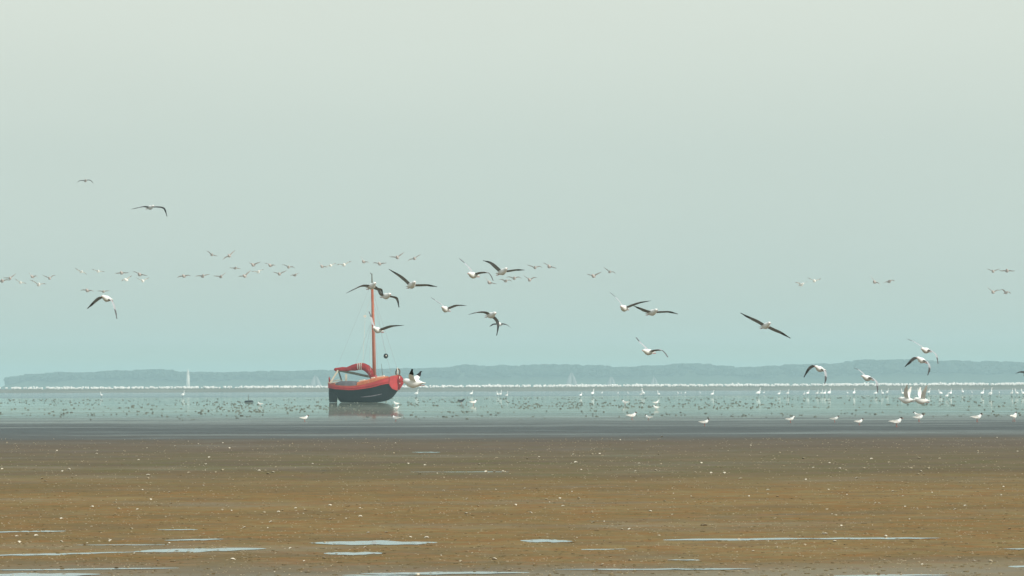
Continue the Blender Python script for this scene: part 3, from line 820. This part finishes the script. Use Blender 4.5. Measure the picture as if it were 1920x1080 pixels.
# faint distant birds, in loose strings
ORD = ['first', 'second', 'third', 'fourth', 'fifth', 'sixth', 'seventh', 'eighth', 'ninth', 'tenth', 'eleventh', 'twelfth', 'thirteenth', 'fourteenth', 'fifteenth', 'sixteenth', 'seventeenth', 'eighteenth', 'nineteenth', 'twentieth',
       'twenty-first', 'twenty-second', 'twenty-third', 'twenty-fourth', 'twenty-fifth', 'twenty-sixth', 'twenty-seventh', 'twenty-eighth', 'twenty-ninth', 'thirtieth', 'thirty-first', 'thirty-second', 'thirty-third', 'thirty-fourth', 'thirty-fifth',
       'thirty-sixth', 'thirty-seventh', 'thirty-eighth', 'thirty-ninth', 'fortieth', 'forty-first', 'forty-second', 'forty-third', 'forty-fourth', 'forty-fifth', 'forty-sixth', 'forty-seventh', 'forty-eighth', 'forty-ninth', 'fiftieth']
strings = [
 ('in the string at the left edge', [(4, 527, 'd'), (19, 522, 'd'), (38, 530, 'w'), (61, 519, 'd'), (72, 534, 'w'), (93, 522, 'd')]),
 ('of two under the high bird', [(152, 510, 'w'), (184, 509, 'w')]),
 ('in the knot of four under the high gull', [(228, 512, 'd'), (237, 525, 'w'), (262, 515, 'd'), (268, 527, 'w')]),
 ('of the two just above the drooping gull', [(164, 545, 'd'), (194, 547, 'd')]),
 ('of the high pair left of the big string', [(397, 478, 'd'), (430, 480, 'd')]),
 ('in the long string left of the mast', [(345, 518, 'd'), (380, 518, 'd'), (414, 519, 'd'), (441, 503, 'd'), (459, 518, 'd'), (475, 497, 'd'), (484, 510, 'w'), (507, 498, 'd'), (524, 514, 'd'), (541, 501, 'd'), (553, 516, 'd')]),
 ('of three nearest left of the masthead', [(604, 500, 'd'), (620, 498, 'w'), (645, 497, 'w')]),
 ('of the four above the masthead', [(682, 491, 'd'), (712, 495, 'd'), (745, 483, 'd'), (777, 485, 'd')]),
 ('in the cluster around the topmost gulls', [(918, 530, 'd'), (948, 527, 'd'), (964, 522, 'd'), (993, 525, 'd'), (1003, 502, 'd'), (1030, 500, 'd')]),
 ('of the pair above the ridge middle', [(1113, 518, 'd'), (1143, 510, 'd')]),
 ('of the very faint pair at middle right', [(1502, 534, 'w'), (1527, 527, 'w')]),
 ('of the pair above the arched gull', [(1640, 529, 'd'), (1667, 528, 'd')]),
 ('of the upper pair by the right edge', [(1862, 509, 'd'), (1888, 508, 'd')]),
 ('of the lower pair by the right edge', [(1862, 548, 'd'), (1886, 549, 'd')]),
]
fr2 = random.Random(21)
protos = {}
for kind, mats in (('d', [M_dim, M_dim, M_dim, M_dim]), ('w', [M_pale, M_pale, M_pale, M_dim])):
    for v in range(12):
        a = fr2.uniform(-.1, .75); b = fr2.uniform(-.9, .3); c = fr2.uniform(-.1, .75); e = fr2.uniform(-.9, .3)
        protos[kind, v] = bird_mesh([(-.14, .14 * a + .02), (-.30, .30 * a), (-.46, .46 * a + .16 * b)], [(.14, .14 * c + .02), (.30, .30 * c), (.46, .46 * c + .16 * e)], mats, 1.3, 16)
for where, lst in strings:
    lst = sorted(lst)
    for i, (x, y, kd) in enumerate(lst):
        s = fr2.uniform(25, 34)
        o = link('flying_wader', protos[kd, fr2.randrange(12)], None, P(x, y, FPX / s), R(180 + fr2.uniform(-35, 35)))
        o.rotation_euler = (0, R(fr2.uniform(-20, 20)), o.rotation_euler[2])
        tint = 'cream' if kd == 'w' else 'dusky'
        tag(o, f'faint {tint} bird, {ORD[i]} from left {where}', 'bird', 'small faint birds flying in the distance')

# standing gull: dark hooded, facing +X; origin between the feet
def gull_body(hood, back=M_grey, tall=0.0):
    b = MB()
    pts = [(-.23, 0, .165), (-.18, 0, .165), (-.12, 0, .155), (-.05, 0, .150), (.03, 0, .155), (.085, 0, .180), (.115, 0, .215 + tall), (.135, 0, .250 + tall), (.158, 0, .268 + tall), (.182, 0, .266 + tall), (.192, 0, .262 + tall)]
    rad = [(.012, .006), (.026, .014), (.050, .036), (.068, .058), (.070, .066), (.058, .056), (.040, .040), (.034, .036), (.036, .036), (.024, .024), (.008, .008)]
    b.tube(pts, rad, 10, 0, mats=[0, 0, 0, 0, 0, 0, 0, 1, 1, 1])
    return b.mesh('standing_gull', [M_white, M_hood if hood else M_white], True)
body_hood, body_plain = gull_body(True), gull_body(False)
def fold_wing(side, mt):
    m = MB(); pts = [(.055, .165), (.02, .205), (-.08, .205), (-.20, .185), (-.265, .172), (-.20, .160), (-.08, .130), (.02, .125)]
    q = len(pts)
    def w(x): return .070 * max(0.15, 1 - ((x + .03) / .26) ** 2)
    a = [Vector((x, side * (w(x) + .004), z)) for x, z in pts]; c = [Vector((x, side * (w(x) - .012), z)) for x, z in pts]
    o = (0, 1) if side < 0 else (1, 0)
    f1 = tuple(range(q)); f2 = tuple(reversed(range(q, 2 * q)))
    m.add(a + c, [f1, f2] + [(i, i + q, (i + 1) % q + q, (i + 1) % q) for i in range(q)])
    return m.mesh('wing', mt)
wings = {(s, k): fold_wing(s, mt) for s in (-1, 1) for k, mt in (('g', M_pale), ('d', M_dark))}
sbill = MB().tube([(0, 0, 0), (.02, 0, -.001), (.04, 0, -.008)], [.009, .007, .001], 6).mesh('bill', M_bill)
sleg = MB().tube([(0, 0, .11), (.004, 0, .05), (0, 0, .006)], [.007, .005, .005], 5)
sleg.box((.018, 0, .004), (.045, .03, .006)); sleg = sleg.mesh('leg', M_bill)
dark_body = (lambda me: (me.materials.__setitem__(0, M_black), me.materials.__setitem__(1, M_black), me)[2])(body_plain.copy())
def stand(px, py, yaw, label, kind='hood', scale=1.0, group='gulls standing on the mudflat'):
    body = {'hood': body_hood, 'plain': body_plain, 'dark': dark_body}[kind]
    o = link('standing_gull', body, None, G(px, py), R(yaw)); o.scale = (scale,) * 3
    tag(o, label, 'gull' if kind != 'dark' else 'dark bird', group)
    for s in (-1, 1): link('wing', wings[s, 'd' if kind == 'dark' else 'g'], o)
    link('bill', sbill, o, Vector((.188, 0, .262)))
    for s in (-1, 1): link('leg', sleg, o, Vector((-.005, s * .028, 0)))
    return o
stands = [
 (571, 790.5, 30, 'dark-headed gull standing alone on the wet mud left of the boat', 'hood', 1.05),
 (743, 761, 200, 'white bird standing in the wet just below the bow, farther of the two', 'plain', 1.25),
 (744, 768.5, 20, 'white bird on wet mud below the bow, nearer of the upper two', 'plain', .95),
 (742, 790, 160, 'gull with reddish head below the boat bow on the darker mud', 'hood', 1.0),
 (865, 756.5, 5, 'dark plumaged bird standing on the wet mud right of the boat', 'dark', 1.5),
 (888, 759.5, 20, 'white gull with lowered head beside the dark bird', 'hood', 1.6),
 (488, 761, 170, 'small white gull far out on the wet mud left of the boat', 'plain', 1.1),
 (1172, 760, 150, 'pale gull standing far out above the pair of dark-headed gulls, left one', 'hood', 1.6),
 (1230, 759, 10, 'small white gull far out, farther of two in line right of middle', 'plain', 1.2),
 (1230, 768, 200, 'small white gull far out, nearer of two in line right of middle', 'plain', 1.0),
 (1185, 787, 25, 'left one of the pair of dark-headed gulls right of picture middle', 'hood', 1.25),
 (1216, 788, 160, 'right one of the pair of dark-headed gulls right of picture middle', 'hood', .9),
 (1321, 799, 10, 'mottled gull crouching on the dark wet band right of middle', 'hood', 1.0),
 (1482, 792.5, 10, 'small white gull standing alone between the crouching gull and the right group', 'plain', .95),
 (1565, 791.5, 350, 'dark-headed gull second in the row at right, on the wet edge', 'hood', .95),
 (1611, 797, 20, 'small gull with tail raised left of the big dark-headed gull', 'hood', .9),
 (1681, 800.5, 15, 'largest dark-headed white gull on the dark wet band at right', 'hood', 1.25),
 (1720, 784, 160, 'rear one of two gulls standing close together at right', 'hood', 1.05),
 (1723, 790.5, 10, 'front one of two gulls standing close together at right', 'hood', 1.15),
 (1832, 791, 15, 'dark-headed gull facing right, second from the right edge', 'hood', 1.25),
 (1901, 790, 60, 'dark-headed gull nearest the right edge of the mudflat', 'hood', 1.35),
]
for a in stands: stand(*a)

# tall white waders standing in the shallow water beyond
def wader_mesh(v):
    r = random.Random(v); b = MB(); s = r.uniform(.9, 1.1)
    up = r.uniform(.0, .12)
    pts = [(-.30, 0, .40), (-.22, 0, .41), (-.10, 0, .43), (.04, 0, .46), (.14, 0, .52), (.17, 0, .62), (.15, 0, .72 + up), (.18, 0, .80 + up), (.25, 0, .80 + up), (.28, 0, .79 + up)]
    rad = [(.02, .01), (.06, .05), (.12, .12), (.13, .14), (.09, .09), (.045, .045), (.035, .035), (.05, .05), (.04, .04), (.015, .012)]
    b.tube(pts, rad, 8, 0)
    return b.mesh('wading_bird', M_white, True)
wm = [wader_mesh(v) for v in range(5)]
wbill = MB().tube([(0, 0, 0), (.10, 0, -.03), (.19, 0, -.07)], [(.014, .012), (.012, .008), (.022, .004)], 6).mesh('bill', M_dark)
wleg = MB().tube([(0, 0, .36), (-.02, 0, .19), (.0, 0, 0)], [.015, .011, .011], 5).mesh('leg', M_dark)
z3 = [605, 675, 795, 870, 970, 983, 1100, 1245, 1268, 1300, 1412, 1503, 1848, 1890]
z4 = [83, 147, 270, 298, 368, 400, 425, 459, 597, 645, 808, 858, 893, 1010, 1133, 1205, 1293, 1370, 1342, 1460, 1530, 1608, 1668, 1735, 1828, 1865, 1912]
sizes = {605: 1.1, 983: 1.15, 970: .85, 1848: 1.15, 675: .55, 795: .5, 870: .5, 1245: .5, 1268: .45, 1300: .55, 1412: .5, 1890: .6}
wl_ = [(190, 745.5, .85), (343, 746.0, 1.0), (781, 744.5, 1.1), (884, 743.5, .95), (933, 744.0, .8), (938, 745.5, 1.0), (950, 747.0, .85), (1089, 746, .75)]
wl_ += [(960 + a / 4, 744.5 if sizes.get(a, 1) > .7 else 739.5, sizes.get(a, .85)) for a in z3]
for a in z4:
    h = {597: .55, 1530: .5, 1735: .5, 83: .8, 270: .7, 1342: .7, 1668: 1.1, 645: 1.05, 459: 1.1}.get(a, .95)
    y = {597: 739.5, 1530: 738.5, 1735: 738.5, 1460: 740, 1342: 748, 1668: 746.5, 458: 739, 893: 741.5, 1205: 741}.get(a, 743.5)
    wl_.append((1440 + a / 4, y, h))
wl_.sort()
ww = random.Random(9)
left = [a for a in wl_ if a[0] < 700]; rest = [a for a in wl_ if a[0] >= 700]
for grp, where in ((left, 'left of the boat'), (rest, 'right of the boat')):
    for i, (x, y, h) in enumerate(grp):
        if grp is left: nm = 'leftmost of the two white wading birds in the shallows left of the boat' if i == 0 else 'white wading bird standing in the shallows nearer the boat, on its left side'
        else:
            n_ = len(grp)
            if i < n_ / 2: nm = f'white wading bird in the far shallows, {ORD[i]} one to the right of the boat'
            else: nm = f'white wading bird in the far shallows, {ORD[n_ - 1 - i]} one counted from the right edge'
        o = link('wading_bird', wm[ww.randrange(5)], None, G(x, y), R(ww.choice((0, 180)) + ww.uniform(-60, 60)))
        h *= 1.15; o.scale = (h, h, h)
        tag(o, nm, 'wading bird', 'white wading birds in the far shallows')
        link('bill', wbill, o, Vector((.27, 0, .86)))
        for s in (-1, 1): link('leg', wleg, o, Vector((-.02, s * .05, 0)))

# ------------------------------------------------------------------ shells lying on the mud
M_shell = mat('bleached_shell', (0.74, 0.66, 0.52), 0.5, 0.3, 0.2, 20)
def shell_mesh(v):
    r = random.Random(100 + v); b = MB(); n = 9
    for i in range(4):
        t = i / 3
        for k in range(n):
            a = math.pi * (k / (n - 1)) - math.pi / 2
            rr = math.sin(t * math.pi / 2) * (1 + .06 * math.cos(k * 6)) * (1 + r.uniform(-.05, .05))
            b.v.append((math.sin(a) * rr * .5, math.cos(a) * rr * .62 - .2, .42 * math.cos(t * math.pi / 2) * (0.6 + .4 * math.cos(a))))
    for i in range(3):
        for k in range(n - 1): b.f.append((i * n + k, i * n + k + 1, (i + 1) * n + k + 1, (i + 1) * n + k)); b.m.append(0)
    b.f.append(tuple([3 * n + k for k in range(n)])); b.m.append(0)
    ang = r.uniform(.2, .9); rot = Matrix.Rotation(ang, 3, 'X')
    b.v = [tuple(rot @ Vector(q) + Vector((0, 0, .12))) for q in b.v]
    return b.mesh('shell', M_shell)
shm = [shell_mesh(v) for v in range(6)]
M_dull = mat('dull_shell', (0.40, 0.33, 0.22), 0.6, 0.2, 0.2, 20)
dullm = []
for q_ in shm:
    q_ = q_.copy(); q_.materials[0] = M_dull; dullm.append(q_)
hand = []
for (x, y) in [(800, 357), (953, 372), (848, 411), (650, 428), (668, 464), (773, 467), (520, 452), (556, 452), (933, 508), (962, 432), (345, 518), (515, 565), (740, 579), (95, 615), (203, 613), (108, 655), (345, 652), (620, 648), (953, 658),
               (1277, 448), (1250, 470), (1302, 472), (1375, 571), (1633, 685), (1308, 751), (1822, 742), (1567, 480), (1486, 484), (1663, 460), (1713, 468), (1795, 468), (1856, 443), (1857, 523), (1525, 540), (1143, 332), (1508, 266), (1534, 258), (1553, 231),
               (1758, 210), (1458, 247), (1159, 212), (1062, 260), (1213, 258), (1250, 245), (350, 253), (388, 243), (833, 275), (833, 292), (234, 295), (255, 308), (12, 238), (459, 198), (780, 188), (320, 136), (546, 135), (543, 155), (190, 93), (40, 93), (1115, 98), (1193, 103), (1290, 121), (1253, 92), (948, 181), (1176, 175), (985, 111), (1868, 578)]:
    hand.append((x / 3, 800 + y / 3))
for (x, y) in [(105, 458), (107, 506), (152, 597), (253, 594), (133, 680), (432, 830), (707, 408), (770, 448), (870, 448), (980, 443), (703, 490), (578, 288), (440, 268), (375, 210), (470, 217), (296, 150), (305, 98), (873, 177), (1047, 182), (1113, 171), (775, 212), (860, 250), (908, 251), (920, 253), (813, 253), (1033, 350), (1153, 411),
               (1230, 406), (1335, 404), (1298, 368), (1318, 202), (1295, 208), (1303, 155), (1411, 155), (1453, 153), (1490, 110), (1350, 243), (1383, 243), (1658, 307), (1655, 252), (1768, 249), (1798, 211), (1675, 208), (1785, 157), (1803, 57), (1568, 75), (1862, 351), (1818, 420), (1738, 477), (1862, 496), (1578, 580), (1620, 581), (1787, 618), (1625, 753), (1470, 777),
               (855, 637), (1410, 482), (1415, 512), (1418, 537), (1065, 486), (1903, 310), (480, 625), (388, 620), (670, 760), (860, 750), (1247, 448), (575, 361), (13, 353), (28, 521)]:
    hand.append((640 + x / 3, 800 + y / 3))
for (x, y) in [(480, 356), (415, 352), (478, 380), (533, 394), (373, 394), (820, 356), (923, 384), (1182, 366), (1095, 345), (1230, 356), (1240, 392), (1622, 344), (1805, 338), (1720, 351), (1252, 450), (1300, 461), (1320, 463), (811, 471), (862, 503), (893, 561), (803, 606), (790, 604), (1143, 618), (855, 645), (687, 667), (530, 681), (1838, 577), (1730, 762), (110, 557), (125, 557), (230, 440),
               (325, 295), (235, 262), (70, 258), (160, 262), (105, 206), (518, 181), (545, 148), (615, 147), (678, 180), (735, 233), (757, 165), (858, 203), (825, 205), (883, 237), (918, 247), (1020, 236), (1158, 203), (1062, 181), (1285, 236), (1338, 253), (1357, 270), (1383, 237), (1325, 270), (1330, 178), (1445, 181), (1663, 149), (1660, 140), (1120, 150), (920, 127), (383, 106), (785, 97), (1675, 63), (1767, 63), (1460, 110), (1273, 123), (1885, 140), (980, 293), (692, 300), (1403, 373), (1558, 316), (1700, 448), (1590, 447), (1533, 470), (1085, 432), (1105, 434)]:
    hand.append((1280 + x / 3, 800 + y / 3))
sh = random.Random(17)
spots = [(x, y, sh.uniform(.028, .048) * (1.0 if y > 900 else 1.5)) for x, y in hand]
while len(spots) < 290:
    x = sh.uniform(0, 1920); y = 824 + 250 * sh.random() ** 1.2
    spots.append((x, y, sh.uniform(.015, .028) * (1.0 if y > 900 else 1.5)))
for x, y, r in spots[:290]:
    dull = sh.random() < .45
    o = link('shell', (dullm if dull else shm)[sh.randrange(6)], None, None, sh.uniform(0, 6.28))
    q_ = G(x, y); q_.z = ground(q_.x, q_.y) + .001; o.location = q_
    o.scale = (r * 1.15, r * 1.15, r * .8)
    tag(o, 'small dull buff cockle shell lying on the brown mud' if dull else 'small bleached cockle shell lying on the brown mud', 'shell', 'dull shells scattered on the mud' if dull else 'bleached shells scattered on the mud')

# finer shell grit and worm casts
m = MB()
for i in range(7000):
    y = 822 + 258 * sh.random() ** 1.1; x = sh.uniform(-60, 1980)
    if noise.noise(Vector((x * .008, y * .05, 0))) < -.15 and sh.random() < .7: continue
    c = G(x, y, 0); r = sh.uniform(.003, .0065) * (1 + (c.y - 35) / 90)
    ell(m, (c.x, c.y, ground(c.x, c.y) + r * .3), (r * sh.uniform(1, 2.2), r, r * .7), 5, 3, 0, .4, sh)
tag(m.build('shell_grit', M_dull), 'pale shell fragments strewn over the brown mud', 'shell fragments', kind='stuff')
M_cast = mat('worm_cast_mud', (0.195, 0.145, 0.070), 0.8, 0.1, 0.3, 9)
m = MB()
for i in range(4500):
    y = 826 + 254 * sh.random(); x = sh.uniform(-60, 1980)
    c = G(x, y, 0); r = sh.uniform(.006, .018)
    ell(m, (c.x, c.y, ground(c.x, c.y) + r * .1), (r * sh.uniform(1, 1.8), r, r * sh.uniform(.15, .40)), 6, 3, 0, .5, sh)
tag(m.build('worm_casts', M_cast), 'little dark lugworm casts dotting the brown mud', 'worm casts', kind='stuff')
# weed and mud clumps on the wet flat
M_weed = mat('weed_clumps', (0.15, 0.165, 0.135), 0.8, 0.2, 0.5, 2.0)
m = MB()
for i in range(5500):
    d = 200 + 370 * sh.random() ** 0.8
    x = sh.uniform(-.135, .135) * d
    cl = noise.noise(Vector((x * .09, d * .02, 3))) + .4 * noise.noise(Vector((x * .4, d * .05, 8)))
    if sh.random() > .36 + 2.2 * cl: continue
    r = sh.uniform(.02, .058) * (.5 + d / 500)
    if d > 400 and sh.random() < .5: continue
    for j in range(sh.randint(1, 3)):
        ell(m, (x + sh.uniform(-1, 1) * r * 1.2, d + sh.uniform(-.3, .3), r * .25), (r * sh.uniform(.6, 1.3), r, r * sh.uniform(.5, 1.1)), 6, 4, 0, .6, sh)
tag(m.build('seaweed_clumps', M_weed), 'dark clumps of weed and mud scattered over the wet flat', 'seaweed clumps', kind='stuff')
